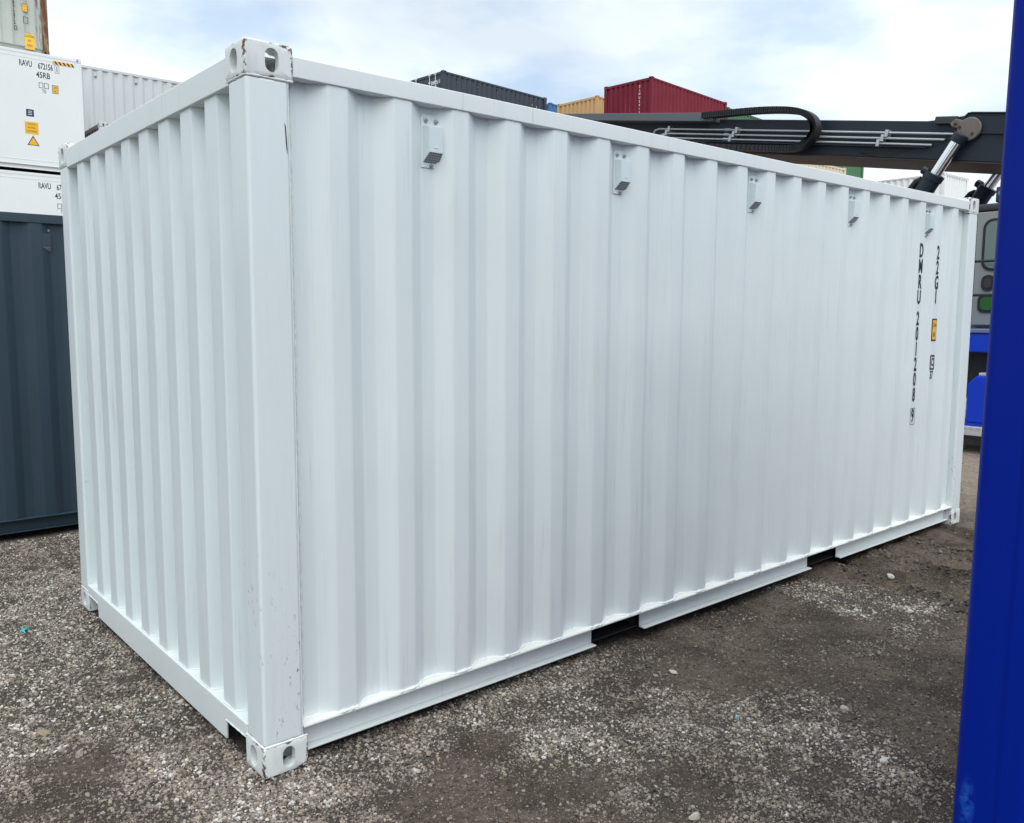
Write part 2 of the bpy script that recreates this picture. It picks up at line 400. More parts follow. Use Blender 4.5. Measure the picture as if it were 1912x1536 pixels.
def corrugation(first, last, starts, ow, sl, d_out, d_in, end_s):
    """polyline (s, depth): flats and slopes of a pressed sheet; starts are where each outer flat begins"""
    raw = [(first, d_in)]
    for a in starts:
        raw += [(a-sl, d_in), (a, d_out), (a+ow, d_out), (a+ow+sl, d_in)]
    raw.append((end_s, d_in))
    pts = [raw[0]]
    for i in range(1, len(raw)-1):
        p, a, b = Vector(raw[i]), Vector(raw[i-1]), Vector(raw[i+1])
        r = min(0.007, (a-p).length*.4, (b-p).length*.4)
        pa = p+(a-p).normalized()*r; pb = p+(b-p).normalized()*r
        pts += [tuple(pa), tuple((pa+pb+p*2)/4), tuple(pb)]
    pts.append(raw[-1]); return pts
def sheet(pts, z0, z1, nz, place, wob=0.0, seed=0):
    """corrugated sheet; place(s, d, z) gives the point"""
    mb = MB(); n = len(pts)
    zs = [z0+(z1-z0)*i/nz for i in range(nz+1)]
    S = np.array([p[0] for p in pts])
    for z in zs:
        w = wob*(fbm(S*1.7, np.full(n, z*1.1), seed, 2)-0.5)*2 if wob else np.zeros(n)
        w = w*min(1, (z-z0)/.25, (z1-z)/.25) if wob else w
        mb.v += [place(s, d+w[i], z) for i, (s, d) in enumerate(pts)]
    mb.f += [(j*n+i, j*n+i+1, (j+1)*n+i+1, (j+1)*n+i) for j in range(nz) for i in range(n-1)]
    return mb
_mesh = {}
def cached(key, fn):
    if key not in _mesh: _mesh[key] = fn()
    return _mesh[key]

def vent_part(parent, x, ypl, ztop, mat, grille, hood):
    """ventilator screwed into a valley of the side wall: plate with hood, perforated lip, three bolts"""
    def mk_plate():
        mb = MB().prism([(-.045, -.205), (.045, -.205), (.045, -.012), (.034, 0), (-.034, 0), (-.045, -.012)], 1, -.0045, 0)
        return mb.mesh('vent', .0012, 1)
    def mk_hood():
        # side profile (y, z): flat front, sloping shoulders, open underside
        mb = MB()
        a, b = .038, .032
        vs = [(-a, -.004, -.044), (a, -.004, -.044), (-b, -.042, -.051), (b, -.042, -.051),
              (-b, -.042, -.150), (b, -.042, -.150), (-a, -.004, -.186), (a, -.004, -.186)]
        mb.poly(vs, [(0, 1, 3, 2), (2, 3, 5, 4), (0, 2, 4, 6), (1, 7, 5, 3)])
        mb.prism([(-.012, -.1335), (.012, -.1335), (.012, -.1315), (-.012, -.1315)], 1, -.0435, -.041)
        return mb.mesh('hood', .003, 2)
    def mk_grille():
        a, b = .0365, .0308
        return MB().poly([(-b, -.0425, -.1505), (b, -.0425, -.1505), (a, -.0045, -.1855), (-a, -.0045, -.1855)], [(0, 1, 2, 3)]).mesh('grille')
    def mk_bolt():
        mb = MB(); mb.tube([(0, 0, 0), (0, -.004, 0)], .0095, 12); mb.tube([(0, -.0035, 0), (0, -.012, -.002)], .006, 6); return mb.mesh('bolt', .001, 1)
    v = link('vent', cached('vent_plate', mk_plate), mat, parent, (x, ypl, ztop))
    link('hood', cached('vent_hood', mk_hood), hood, v)
    link('grille', cached('vent_grille', mk_grille), grille, v)
    for bx, bz in ((-.024, -.024), (.024, -.024), (0, -.195)):
        link('bolt', cached('vent_bolt', mk_bolt), M_bolt, v, (bx, -.0045, bz))
    return v

def container(label, loc, rz, L, H, mats, cat='container', name='shipping_container', group=None, vents=(), door='far', detail=1,
              simple=False, flat=False, rods=None, post_bevel=.014):
    """loc is the bottom near corner; length runs along local +x, width along local +y. mats: wall, post, rail, casting"""
    mw, mp_, mr_, mc = mats
    t = empty(name, loc, rz); tag(t, label, cat, group)
    zt = H-.031
    key = (L, H, detail, simple, flat)
    # ---- corner castings
    if not simple:
        for ex in (0, 1):
            for ey in (0, 1):
                for ez in (0, 1):
                    link('corner_casting', CAST, mc, t, (L if ex else 0, CW if ey else 0, H if ez else 0), scale=(-1 if ex else 1, -1 if ey else 1, 1 if ez else -1))
    # ---- corner posts
    bv = post_bevel
    pm = cached(('post', H, detail, bv), lambda: MB().box(.004, .160, .004, .150, .117, H-.117).mesh('corner_post', bv, 3))
    for ex in (0, 1):
        for ey in (0, 1):
            link('corner_post', pm, mp_, t, (L if ex else 0, CW if ey else 0, 0), scale=(-1 if ex else 1, -1 if ey else 1, 1))
    # ---- rails along the sides
    def top_rail():
        return MB().box(.177, L-.177, .004, .064, zt-.070, zt).mesh('top_side_rail', .004, 2)
    def bot_rail():
        mb = MB(); segs = [(.165, L-.165)] if detail < 2 else [(.165, 1.768), (2.135, 3.80), (4.17, L-.165)]
        mb.box(.163, L-.163, .002, .092, .147, .1555)
        for a, b in segs:
            mb.box(a, b, .058, .064, .052, .1465)
            mb.box(a, b, .024, .0645, .044, .0515)
        return mb.mesh('bottom_side_rail', .0015, 1)
    tr = cached(('tr',)+key, top_rail); br = cached(('br',)+key, bot_rail)
    for ey in (0, 1):
        s = (1, -1 if ey else 1, 1)
        link('top_side_rail', tr, mr_, t, (0, CW if ey else 0, 0), scale=s)
        link('bottom_side_rail', br, mr_, t, (0, CW if ey else 0, 0), scale=s)
    # ---- rails across the ends
    def top_end():
        return MB().box(.004, .070, .149, CW-.149, zt-.100, zt-.001).mesh('top_end_rail', .004, 2)
    def bot_end():
        a, b = .149, CW-.149
        pts = [(a, .150), (a, .100), (a+.02, .098), (.335, .098), (.345, .088), (.348, .022), (CW-.348, .022), (CW-.345, .088), (CW-.335, .098), (b-.02, .098), (b, .100), (b, .150)]
        mb = MB().prism(pts, 0, .003, .012); mb.box(.003, .075, a, b, .1502, .156)
        return mb.mesh('bottom_end_rail', .0015, 1)
    te = cached(('te',)+key, top_end); be = cached(('be',)+key, bot_end)
    for ex in (0, 1):
        s = (-1 if ex else 1, 1, 1)
        link('top_end_rail', te, mr_, t, (L if ex else 0, 0, 0), scale=s)
        link('bottom_end_rail', be, mr_, t, (L if ex else 0, 0, 0), scale=s)
    # ---- walls
    nz = 14 if detail > 1 else 1
    def side_sheet():
        if flat:
            mb = MB(); mb.box(.158, L-.158, .010, .030, .1555, zt-.069)
            mb.box(.16, L-.16, .006, .012, zt-.16, zt-.145); mb.box(.16, L-.16, .006, .012, .26, .275)
            for k in range(1, int(L/1.2)): mb.box(k*1.2, k*1.2+.006, .0085, .0105, .30, zt-.2)
            return mb.mesh('side_wall')
        n = int(round((L-.46)/.2795)); n = 20 if abs(L-6.058) < .1 else n
        off = .314 if abs(L-6.058) < .1 else (L-(n-1)*.2795-.08)/2
        pts = corrugation(.150, L, [off+.2795*k for k in range(n)], .080, .068, .010, .053, L-.150)
        return sheet(pts, .1555, zt-.069, nz, lambda s_, d, z: (s_, d, z), .0034 if detail > 1 else 0, 3).mesh('side_wall', smooth='area')
    ss = cached(('ss',)+key, side_sheet)
    link('side_wall', ss, mw, t); link('side_wall', ss, mw, t, (0, CW, 0), scale=(1, -1, 1))
    def end_sheet():
        pts = corrugation(.140, 0, [.276+.2485*k for k in range(8)], .115, .024, .014, .062, CW-.140)
        return sheet(pts, .156, zt-.099, nz, lambda s_, d, z: (d, s_, z), .0022 if detail > 1 else 0, 9).mesh('end_wall', smooth='area')
    def leaf():
        mb = MB(); a, b = .155, CW/2-.004
        mb.box(.030, .052, a, b, .162, zt-.104)
        for k in range(5):
            z0 = .30+k*(H-.6)/5; mb.prism([(.030, z0), (.014, z0+.04), (.014, z0+(H-.6)/5-.12), (.030, z0+(H-.6)/5-.08)], 1, a+.08, b-.08)
        return mb.mesh('door', .003, 1)
    def rodm():
        mb = MB(); mb.tube([(-.012, 0, .10), (-.012, 0, zt-.02)], .017, 8)
        for z in (.25, .75, 1.25, 1.75, 2.2): mb.box(-.034, .028, -.045, .045, z, z+.06)
        mb.box(-.034, .01, -.05, .05, zt-.07, zt-.005)
        return mb.mesh('lock_rod')
    es = cached(('es',)+key, end_sheet)
    xs = []
    if door == 'far': link('end_wall', es, mw, t); xs = [(L, -1)]
    elif door == 'near': link('end_wall', es, mw, t, (L, 0, 0), scale=(-1, 1, 1)); xs = [(0, 1)]
    else: link('end_wall', es, mw, t); link('end_wall', es, mw, t, (L, 0, 0), scale=(-1, 1, 1))
    for x0, sx in xs:
        lm = cached(('leaf',)+key, leaf); rm = cached(('rod',)+key, rodm)
        for sy, y0 in ((1, 0), (-1, CW)):
            d = link('door', lm, mw, t, (x0, y0, 0), scale=(sx, sy, 1))
            if not simple:
                for yy in (.45, .80): link('lock_rod', rm, rods or mr_, d, (0, yy, 0))
    # ---- roof and floor
    link('roof', cached(('roof',)+key, lambda: MB().box(.07, L-.07, .06, CW-.06, zt-.012, zt-.004).mesh('roof')), mw, t)
    link('floor', cached(('floor',)+key, lambda: MB().box(.08, L-.08, .093, CW-.093, .157, .185).mesh('floor')), M_floor, t)
    if detail > 1:
        # fork pockets: steel tunnels right through, with a flat strap below
        for xa, xb in ((1.768, 2.135), (3.80, 4.17)):
            mb = MB()
            for xx in (xa-.004, xb-.002): mb.box(xx, xx+.006, .091, CW-.091, .052, .1465)
            mb.box(xa+.002, xb-.002, .075, .25, .046, .0515); mb.box(xa+.002, xb-.002, CW-.25, CW-.075, .046, .0515)
            mb.build('fork_pocket', M_dark, t)
        cmb = MB()
        for k in range(1, 19):
            x = k*L/19
            if min(abs(x-1.97), abs(x-4.02)) < .26: continue
            cmb.box(x-.02, x+.02, .095, CW-.095, .055, .1565)
        cmb.build('cross_members', M_dark, t)
    for vx in vents: vent_part(t, vx, .0525, zt-.098, mw, M_grille, M_hood if mw is M_white else mw)
    return t
def text_mesh(s, size, sx=0.62, bold=0.0):
    cu = bpy.data.curves.new('txt', 'FONT'); cu.body = s; cu.size = size; cu.align_x = 'CENTER'; cu.align_y = 'CENTER'
    cu.offset = bold; cu.resolution_u = 3
    o = bpy.data.objects.new('t', cu); col.objects.link(o)
    dg = bpy.context.evaluated_depsgraph_get(); dg.update()
    me = bpy.data.meshes.new_from_object(o.evaluated_get(dg))
    bpy.data.objects.remove(o, do_unlink=True); bpy.data.curves.remove(cu)
    for v in me.vertices: v.co.x *= sx
    me.materials.clear(); return me
def mark(name, s, mat, parent, x, y, z, size, sx=0.62, bold=0.0, end=False):
    """painted lettering lying just proud of a side (or, end=True, of the near end)"""
    me = cached(('txt', s, round(size, 4), sx, bold), lambda: text_mesh(s, size, sx, bold))
    return link(name, me, mat, parent, (x, y, z), rot=(R(90), 0, R(-90) if end else 0))
def frame_mark(name, mat, parent, x, y, z, w, h, lw):
    mb = MB(); a, b = w/2, h/2
    for (x0, x1, z0, z1) in ((-a, a, b-lw, b), (-a, a, -b, -b+lw), (-a, -a+lw, -b+lw, b-lw), (a-lw, a, -b+lw, b-lw)):
        mb.poly([(x+x0, y, z+z0), (x+x1, y, z+z0), (x+x1, y, z+z1), (x+x0, y, z+z1)], [(0, 1, 2, 3)])
    return mb.build(name, mat, parent)
def plate(name, mat, parent, x, y, z, w, h, th=.0012, pts=None):
    if pts is None: pts = [(-w/2, -h/2), (w/2, -h/2), (w/2, h/2), (-w/2, h/2)]
    return MB().prism([(x+p[0], z+p[1]) for p in pts], 1, y-th, y).build(name, mat, parent)

VENTX = [.778+1.1185*k for k in range(5)]
main = container('large off-white shipping container with corrugated sides filling the middle of the yard', (0, 0, 0), 0, 6.058, 2.591,
                 (M_white, M_white_post, M_white_rail, M_white_cast), vents=[.790+1.118*k for k in range(5)], detail=2)
# lettering down two of the ridges by the far end
xa = 5.105; zc = [2.142, 2.031, 1.920, 1.810, 1.655, 1.545, 1.434, 1.323, 1.213, 1.10, .945]
for ch, z in zip('DMRU2012089', zc):
    mark('serial_character', ch, M_black, main, xa, .0075, z, .138, .60, .0034)
frame_mark('check_digit_box', M_black, main, xa, .0075, .945, .072, .122, .0035)
xb = 5.385
for ch, z in zip('22G1', (2.14, 2.03, 1.92, 1.815)):
    mark('type_code_character', ch, M_black, main, xb, .0075, z, .138, .60, .0034)
dec = plate('height_decal', M_black, main, xb+.002, .0085, 1.575, .079, .166, .001)
plate('decal_face', M_yellow, dec, xb+.002, .0070, 1.575, .062, .144, .001)
mark('decal_text', '2.6m', M_black, dec, xb+.002, .0052, 1.612, .044, .62); mark('decal_text', "8'6\"", M_black, dec, xb+.002, .0052, 1.537, .044, .62)
frame_mark('stencil_box', M_black, main, xb, .0075, 1.332, .070, .110, .012)
mark('stencil_character', 'C', M_black, main, xb, .0072, 1.332, .085, .55, .002)
mark('stencil_character', '37', M_black, main, xb-.004, .0075, 1.235, .085, .60, .002)
# weld beads of the main container
def bead(name, pts, r, mat, parent, jit=.35):
    P = []
    for a, b in zip(pts[:-1], pts[1:]):
        a, b = Vector(a), Vector(b); n = max(1, int((b-a).length/.012))
        P += [a.lerp(b, i/n) for i in range(n)]
    P.append(Vector(pts[-1]))
    rad = [r*(1+jit*(random.random()*2-1)) for _ in P]
    return MB().tube(P, r, 6, rad=rad).build(name, mat, parent, smooth=R(60))
zt = 2.56
cpts = corrugation(.150, 0, [.314+.2795*k for k in range(20)], .080, .068, .010, .053, 5.908)
bead('weld_bead', [(s, d-.002, .158) for s, d in cpts], .0065, M_weld, main, .5)
epts = corrugation(.140, 0, [.276+.2485*k for k in range(8)], .115, .024, .014, .062, CW-.14)
bead('weld_bead', [(d-.002, s, .158) for s, d in epts], .003, M_weld, main, .4)
for z in (.1175, 2.591-.1175):
    bead('weld_bead', [(.006, .160, z), (.006, .012, z), (.012, .006, z), (.176, .006, z)], .0048, M_weld, main)
    bead('weld_bead', [(6.058-.176, .006, z), (6.058-.012, .006, z)], .0048, M_weld, main)
    bead('weld_bead', [(.006, CW-.160, z), (.006, CW-.012, z)], .0048, M_weld, main)
bead('weld_bead', [(.188, .0525, .17), (.188, .0525, 2.49)], .0035, M_weld, main, .6)
bead('weld_bead', [(.158, .007, .12), (.158, .007, 2.47)], .0018, M_weld, main, .3)
bead('weld_bead', [(.004, .345, .100), (.004, .165, .104)], .004, M_weld, main, .3)
bead('weld_bead', [(.004, CW-.345, .100), (.004, CW-.165, .104)], .004, M_weld, main, .3)
# dirty ledge in front of the valleys
MB().box(.166, 5.892, .0045, .052, .1556, .1572).build('ledge', M_ledge, main)
# gouge and scratches on the near post
MB().poly([(.1405, .0032, 2.335), (.1455, .0032, 2.32), (.1500, .0032, 2.245), (.1480, .0032, 2.225), (.1445, .0032, 2.26)], [(0, 1, 2, 3, 4)]).build('gouge_mark', M_dark, main)
# label scraps inside the top casting
# ---- slate container behind on the left
slate = container('dark slate container on the ground behind the white one at left', (-4.75, 4.72, -.10), 0, 6.058, 2.591, (M_slate,)*4, vents=[5.18])
# ---- reefer stack
LR = 12.192; HR = 2.896
XR = 5.08-LR; YR = 21.0
RZ = 8.10
group_r = None
def reefer_marks(r, full):
    x0 = -XR
    y = .009
    zt_ = HR-.031
    mark('serial_text', 'RAVU', M_black, r, x0+3.80, y, HR-.335, .20, .56, .004); mark('serial_text', '672156', M_black, r, x0+4.24, y, HR-.345, .20, .56, .004)
    mark('serial_text', '1', M_black, r, x0+4.50, y, HR-.365, .19, .72, .002)
    frame_mark('check_digit_box', M_black, r, x0+4.50, y, HR-.355, .10, .19, .008)
    mark('type_code_text', '45RB', M_black, r, x0+4.18, y, HR-.56, .20, .72, .003)
    frame_mark('stencil_box', M_black, r, x0+4.12, y, HR-.80, .10, .13, .012); frame_mark('stencil_box', M_black, r, x0+4.24, y, HR-.80, .10, .13, .012)
    mark('stencil_text', '70', M_black, r, x0+4.18, y, HR-.94, .13, .72)
    d = plate('height_decal', M_black, r, x0+4.44, y, HR-.85, .14, .20)
    plate('decal_face', M_yellow, d, x0+4.44, y-.0015, HR-.85, .12, .18)
    mark('decal_text', '2.9m', M_black, d, x0+4.44, y-.0035, HR-.81, .06); mark('decal_text', "9'6\"", M_black, d, x0+4.44, y-.0035, HR-.90, .06)
    h = plate('hazard_strip', M_yellow, r, x0+4.63, .005, HR-.20, .44, .075)
    for k in range(5):
        xx = x0+4.45+k*.095
        MB().prism([(xx-.01, HR-.163), (xx+.03, HR-.163), (xx+.075, HR-.237), (xx+.035, HR-.237)], 1, .0022, .0036).build('stripe', M_black, h)
    if full:
        a = plate('notice_decal', M_navydecal, r, x0+3.84, y, HR-1.50, .17, .17)
        for k in range(3): plate('print_line', M_whitemark, a, x0+3.84, y-.0015, HR-1.46-k*.04, .09, .014)
        c = plate('caution_decal', M_yellow, r, x0+3.86, y, HR-1.86, .30, .29)
        for k, s in enumerate(('CAUTION', "9'6\" HIGH", 'CONTAINER')): mark('decal_text', s, M_black, c, x0+3.86, y-.0025, HR-1.77-k*.085, .05, .8)
        w = plate('warning_triangle', M_black, r, x0+3.88, y, HR-2.16, 0, 0, pts=[(-.135, -.115), (.135, -.115), (0, .125)])
        plate('triangle_face', M_yellow, w, x0+3.88, y-.0015, HR-2.165, 0, 0, pts=[(-.105, -.095), (.105, -.095), (0, .09)])
reef1 = container('upper white refrigerated container with yellow caution decal and warning triangle', (XR, YR, RZ-HR), 0, LR, HR, (M_reefer,)*4, name='refrigerated_container', flat=True, door=None)
reef2 = container('lower white refrigerated container seen just above the slate container', (XR+.28, YR, RZ-2*HR-.01), 0, LR, HR, (M_reefer,)*4, name='refrigerated_container', flat=True, door=None)
reefer_marks(reef1, True); reefer_marks(reef2, False)
container('grey base container hidden under the refrigerated stack', (XR, YR, RZ-2*HR-.02-2.30), 0, LR, 2.30, (M_greyc,)*4, simple=True, door=None, group='unseen lower containers')
# ---- old rusty container on top
old = container('old grey-green container with rusty corner post at the top left of the picture', (4.93-LR, 23.45, 8.69), 0, LR, HR, (M_old, M_oldpost, M_old, M_oldpost), door=None)
xo = LR-4.31+.005
for k, ch in enumerate('897272'): mark('serial_character', ch, M_black, old, LR-.82, .0075, 1.34-.123*k, .15, .62, .004)
frame_mark('check_digit_box', M_black, old, LR-.80, .0075, .585, .07, .11, .016)
d = plate('height_decal', M_black, old, LR-.56, .0085, 1.14, .13, .20); plate('decal_face', M_yellow, d, LR-.56, .0070, 1.14, .11, .18)
mark('decal_text', '2.9m', M_black, d, LR-.56, .005, 1.18, .055, .7); mark('decal_text', "9'6\"", M_black, d, LR-.56, .005, 1.09, .055, .7)
frame_mark('stencil_box', M_black, old, LR-.55, .0085, .83, .12, .17, .012)
c = plate('caution_decal', M_yellow, old, LR-.48, .0085, .29, .24, .40)
for k, q_ in enumerate(('CAUTION', "9'6\"", 'HIGH')): mark('decal_text', q_, M_black, c, LR-.48, .0065, .42-k*.115, .085, .62, .001)
# ---- grey container further back and a brown one in the gap
grey = container('pale grey container with small vents right of the refrigerated stack', (5.35, 23.6, 8.69-HR), 0, 6.058, HR, (M_greyc,)*4, vents=VENTX, door=None)
pl_ = plate('placard', M_whitemark, grey, 2.60, .006, 1.98, .34, .42); plate('placard_print', M_redmark, pl_, 2.64, .0045, 2.06, .10, .03)
brown = container('brown-grey container in the gap beside the refrigerated stack', (5.44, 21.0, 6.62-2.591), 0, 6.058, 2.591, (M_brownc, M_greyc, M_brownc, M_greyc), door=None)
# ---- far stacks
navy = container('dark navy container with white lock rods and white lettering', (19.23, 24.67, 11.16-2.591), R(4.7), 6.058, 2.591, (M_navy,)*4, vents=VENTX, door='near', rods=M_rod)
mark('serial_text', 'DMRU 1', M_whitemark, navy, .012, .46, 2.20, .19, .8, .008, end=True); mark('type_code_text', '22G1', M_whitemark, navy, .012, .54, 2.00, .19, .8, .008, end=True)
mark('serial_text', 'CGU', M_whitemark, navy, .012, 1.0, 2.04, .17, .9, .008, end=True)
for zz in (2.12, 1.98, 1.84): mark('serial_character', '1', M_whitemark, navy, 5.11, .0075, zz, .12, .6, .004); mark('type_code_character', '2', M_whitemark, navy, 5.39, .0075, zz-.05, .12, .6, .004)
red = container('faded dark red container high behind the boom', (26.77, 20.55, 11.40-2.591), R(5.4), 6.058, 2.591, (M_red,)*4, door=None)
for k, ch in enumerate('CLHU291284'): mark('serial_character', ch, M_whitemark, red, .0105, .606, 2.28-.15*k, .13, .8, .004, end=True)
yel = container('ochre yellow container beside the dark red one', (28.33, 25.03, 11.75-2.591), R(5.2), 6.058, 2.591, (M_yel,)*4, door=None)
bluebit = container('blue container just showing between the navy and ochre ones', (29.9, 29.8, 12.55-2.591), R(5), 6.058, 2.591, (paint('mid_blue_paint', (0.05, 0.16, 0.36), 0.5, 0.3),)*4, door=None)
gx, gy = 26.77+6.15*math.cos(.094), 20.55+6.15*math.sin(.094)
greenA = container('green container end to end with the dark red one', (gx, gy, 11.22-2.591), R(5.4), 12.192, 2.591, (M_green,)*4, door=None)
cream = container('cream container glimpsed under the boom', (34.79-6.058, 16.3, 8.05-2.591), 0, 6.058, 2.591, (M_cream,)*4, door=None)
GBX = 40.87-6.058
greenB = container('green container right behind the cream one under the boom', (GBX, 18.6, 9.3-2.591), 0, 6.058, 2.591, (M_green,)*4, door=None)
whiteF = container('far white container behind the lift cylinder', (37.3+2.438, 13.2, 7.77-2.591), R(90), 12.192, 2.591, (M_reefer, M_reefer, M_greyc, M_reefer), door=None)
UNS = 'unseen lower containers'
def supports(xy, rz, L, top, n, mat, lab):
    h = top/n
    for k in range(n): container(('lowest', 'second', 'third', 'fourth')[k]+' '+lab, (xy[0], xy[1], k*h-.02), rz, L, round(h, 3), (mat,)*4, simple=True, door=None, group=UNS)
supports((4.93-LR, 23.45), 0, LR, 8.69, 3, M_greyc, 'container hidden under the old rusty one')
supports((5.35, 23.6), 0, 6.058, 8.69-HR, 2, M_greyc, 'container hidden under the pale grey one')
supports((5.44, 21.0), 0, 6.058, 6.62-2.591, 2, M_greyc, 'container hidden under the brown-grey one')
supports((19.23, 24.67), R(4.7), 6.058, 11.16-2.591, 3, M_navy, 'container hidden under the navy one')
supports((26.77, 20.55), R(5.4), 6.058, 11.40-2.591, 3, M_red, 'container hidden under the dark red one')
supports((28.33, 25.03), R(5.2), 6.058, 11.75-2.591, 3, M_yel, 'container hidden under the ochre one')
supports((29.9, 29.8), R(5), 6.058, 12.55-2.591, 4, M_slate, 'container hidden under the mid blue one')
supports((gx, gy), R(5.4), 12.192, 11.22-2.591, 3, M_green, 'container hidden under the long green one')
supports((34.79-6.058, 16.3), 0, 6.058, 8.05-2.591, 2, M_cream, 'container hidden under the cream one')
supports((GBX, 18.6), 0, 6.058, 9.3-2.591, 2, M_green, 'container hidden under the short green one')
supports((37.3+2.438, 13.2), R(90), 12.192, 7.77-2.591, 2, M_reefer, 'container hidden under the far white one')

# ---- blue container at the right edge, close to the camera
def blue_post_mat():
    m = paint('blue_post_paint', (0.0015, 0.016, 0.26), 0.34, 0.10, streak_c=(0.02, 0.06, 0.42), grime=0.4, bump=0.05, spec=0.10)
    nt = m.node_tree; b = nt.nodes['Principled BSDF']
    src = b.inputs['Base Color'].links[0].from_socket
    sp = N(nt, 'ShaderNodeSeparateXYZ'); v = coords(nt); nt.links.new(v, sp.inputs[0])
    # a pale scuff low on the post
    dz = math_(nt, 'ABSOLUTE', math_(nt, 'DIVIDE', math_(nt, 'SUBTRACT', sp.outputs['Z'], .585), .062))
    dy = math_(nt, 'ABSOLUTE', math_(nt, 'DIVIDE', math_(nt, 'SUBTRACT', sp.outputs['X'], .038), .017))
    f = math_(nt, 'SUBTRACT', 1.15, math_(nt, 'POWER', math_(nt, 'ADD', math_(nt, 'POWER', dz, 2.0), math_(nt, 'POWER', dy, 2.0)), 0.5), clamp=True)
    nz = ramp(nt, noise(nt, v, 34, 6, 0.7), 0.40, 0.62)
    out = mix(nt, math_(nt, 'MULTIPLY', math_(nt, 'MULTIPLY', f, nz), 0.9, clamp=True), src, (0.03, 0.16, 0.62))
    nt.links.new(out, b.inputs['Base Color'])
    return m
blue = container('blue container corner standing close at the right edge', (.737, -2.013, 0), R(-90), 6.058, 2.896, (M_blue, blue_post_mat(), M_blue, M_blue), door='far', post_bevel=.026)
blue.rotation_euler = (Matrix.Rotation(.0101, 3, Vector((.641, .767, 0)))@Matrix.Rotation(R(-90), 3, 'Z')).to_euler()   # it leans a little on the uneven yard
MB().tube([(.098, .0035, .13), (.098, .0035, 2.77)], .0016, 6).build('weld_bead', M_blue, blue)

# ------------------------------------------------------------------ reach stacker
M_boom = paint('boom_slate_paint', (0.017, 0.025, 0.037), 0.42, 0.2, streak_c=(0.05, 0.055, 0.06), grime=0.5, spec=0.3)
M_under = paint('boom_underside_paint', (0.050, 0.035, 0.028), 0.7, 0.1, grime=0.8)
M_pipe = plain('galvanised_pipe', (0.46, 0.49, 0.50), 0.35, 0.5)
M_chrome = plain('chrome_rod', (0.85, 0.85, 0.86), 0.14, 1.0)
M_rubber = plain('black_rubber', (0.012, 0.012, 0.014), 0.6)
M_pin = paint('worn_pin_steel', (0.17, 0.15, 0.125), 0.5, 0.0, rust=0.5, rust_lo=0.55, grime=1.0)
M_cabgrey = paint('cab_grey_paint', (0.25, 0.265, 0.26), 0.45, 0.1)
M_cabdark = plain('cab_dark_trim', (0.03, 0.034, 0.038), 0.5)
M_bluemach = paint('machine_blue_paint', (0.004, 0.045, 0.55), 0.35, 0.1, streak_c=(0.05, 0.1, 0.5), grime=0.3)
M_steel = plain('tread_steel', (0.55, 0.56, 0.56), 0.5, 0.2)
def glass_mat():
    m, nt, b = new_mat('cab_glass')
    b.inputs['Base Color'].default_value = (0.30, 0.42, 0.40, 1); b.inputs['Roughness'].default_value = 0.05
    b.inputs['Transmission Weight'].default_value = 0.6; b.inputs['IOR'].default_value = 1.45
    return m
M_glass = glass_mat()
rs = empty('reach_stacker', (12.0, 0.5, 0)); tag(rs, 'reach stacker with dark telescopic boom, grey cab and blue chassis', 'reach stacker')
rs_inv = Vector((-12.0, -0.5, 0))
def W(mb): mb.v = [(x-12.0, y-0.5, z) for x, y, z in mb.v]; return mb
EL = math.atan(.178); ce, se = math.cos(EL), math.sin(EL)
def B(x, t, n): return (x, 1.80+t*ce-n*se, 3.58+t*se+n*ce)
def bprism(pts, x0, x1):
    mb = MB(); n = len(pts)
    mb.poly([B(x0, *p) for p in pts]+[B(x1, *p) for p in pts], [tuple(range(n)), tuple(range(2*n-1, n-1, -1))]+[(i, i+n, (i+1) % n+n, (i+1) % n) for i in range(n)])
    return mb
boom = W(bprism([(-4.2, .12), (4.75, .12), (4.75, .64), (1.05, .64), (.75, .68), (.55, .72), (-4.2, .72)], 11.30, 12.75)).build('boom', M_boom, rs, .012, 2)
W(bprism([(-4.2, .095), (4.75, .095), (4.75, .118), (-4.2, .118)], 11.26, 12.79)).build('bottom_flange', M_under, boom, .003, 1)
inner = W(bprism([(4.5, .17), (9.6, .17), (9.6, .60), (4.5, .60)], 11.42, 12.63)).build('boom_extension', M_boom, rs, .01, 2)
W(bprism([(4.55, .575), (9.8, .555), (9.8, .675), (4.55, .715)], 11.10, 11.41)).build('cable_tray', plain('tray_grey', (0.10, 0.115, 0.13), 0.45), inner, .006, 2)
W(bprism([(1.95, .185), (1.62, .125), (-2.2, .125), (-2.2, .485), (.60, .485), (.93, .33), (1.40, .150), (1.62, .150)], 11.268, 11.299)).build('doubler_plate', M_boom, boom, .004, 1)
W(bprism([(-.25, .49), (.62, .49), (.66, .55), (.50, .74), (-.12, .74)], 11.245, 11.29)).build('pin_plate', M_boom, boom, .008, 2)
W(bprism([(-.25, .735), (.50, .735), (.46, .755), (-.2, .755)], 11.22, 12.8)).build('top_cap', M_boom, boom, .004, 1)
W(bprism([(.60, .475), (.66, .55), (.50, .75), (.475, .745), (.63, .55), (.58, .492), (-.25, .492), (-.25, .475)], 11.225, 11.246)).build('plate_rim', M_boom, boom, .004, 1)
W(bprism([(.62, .60), (.92, .59), (.92, .69), (.62, .70)], 11.22, 11.32)).build('lamp_box', M_cabdark, boom, .01, 2)
mb = MB(); mb.tube([B(11.19, .43, .53), B(11.24, .43, .53)], .155, 24)
pin = W(mb).build('boom_pin', M_pin, boom, .015, 2)
W(bprism([(.40, .50), (.66, .55), (.70, .60), (.64, .66), (.40, .62)], 11.20, 11.243)).build('pin_keeper', M_pin, boom, .012, 2)
for (t, n) in ((.62, .59), (.55, .55), (.37, .47)):
    m_ = MB(); m_.tube([B(11.175, t, n), B(11.20, t, n)], .018, 8); W(m_).build('bolt', M_dark, pin)
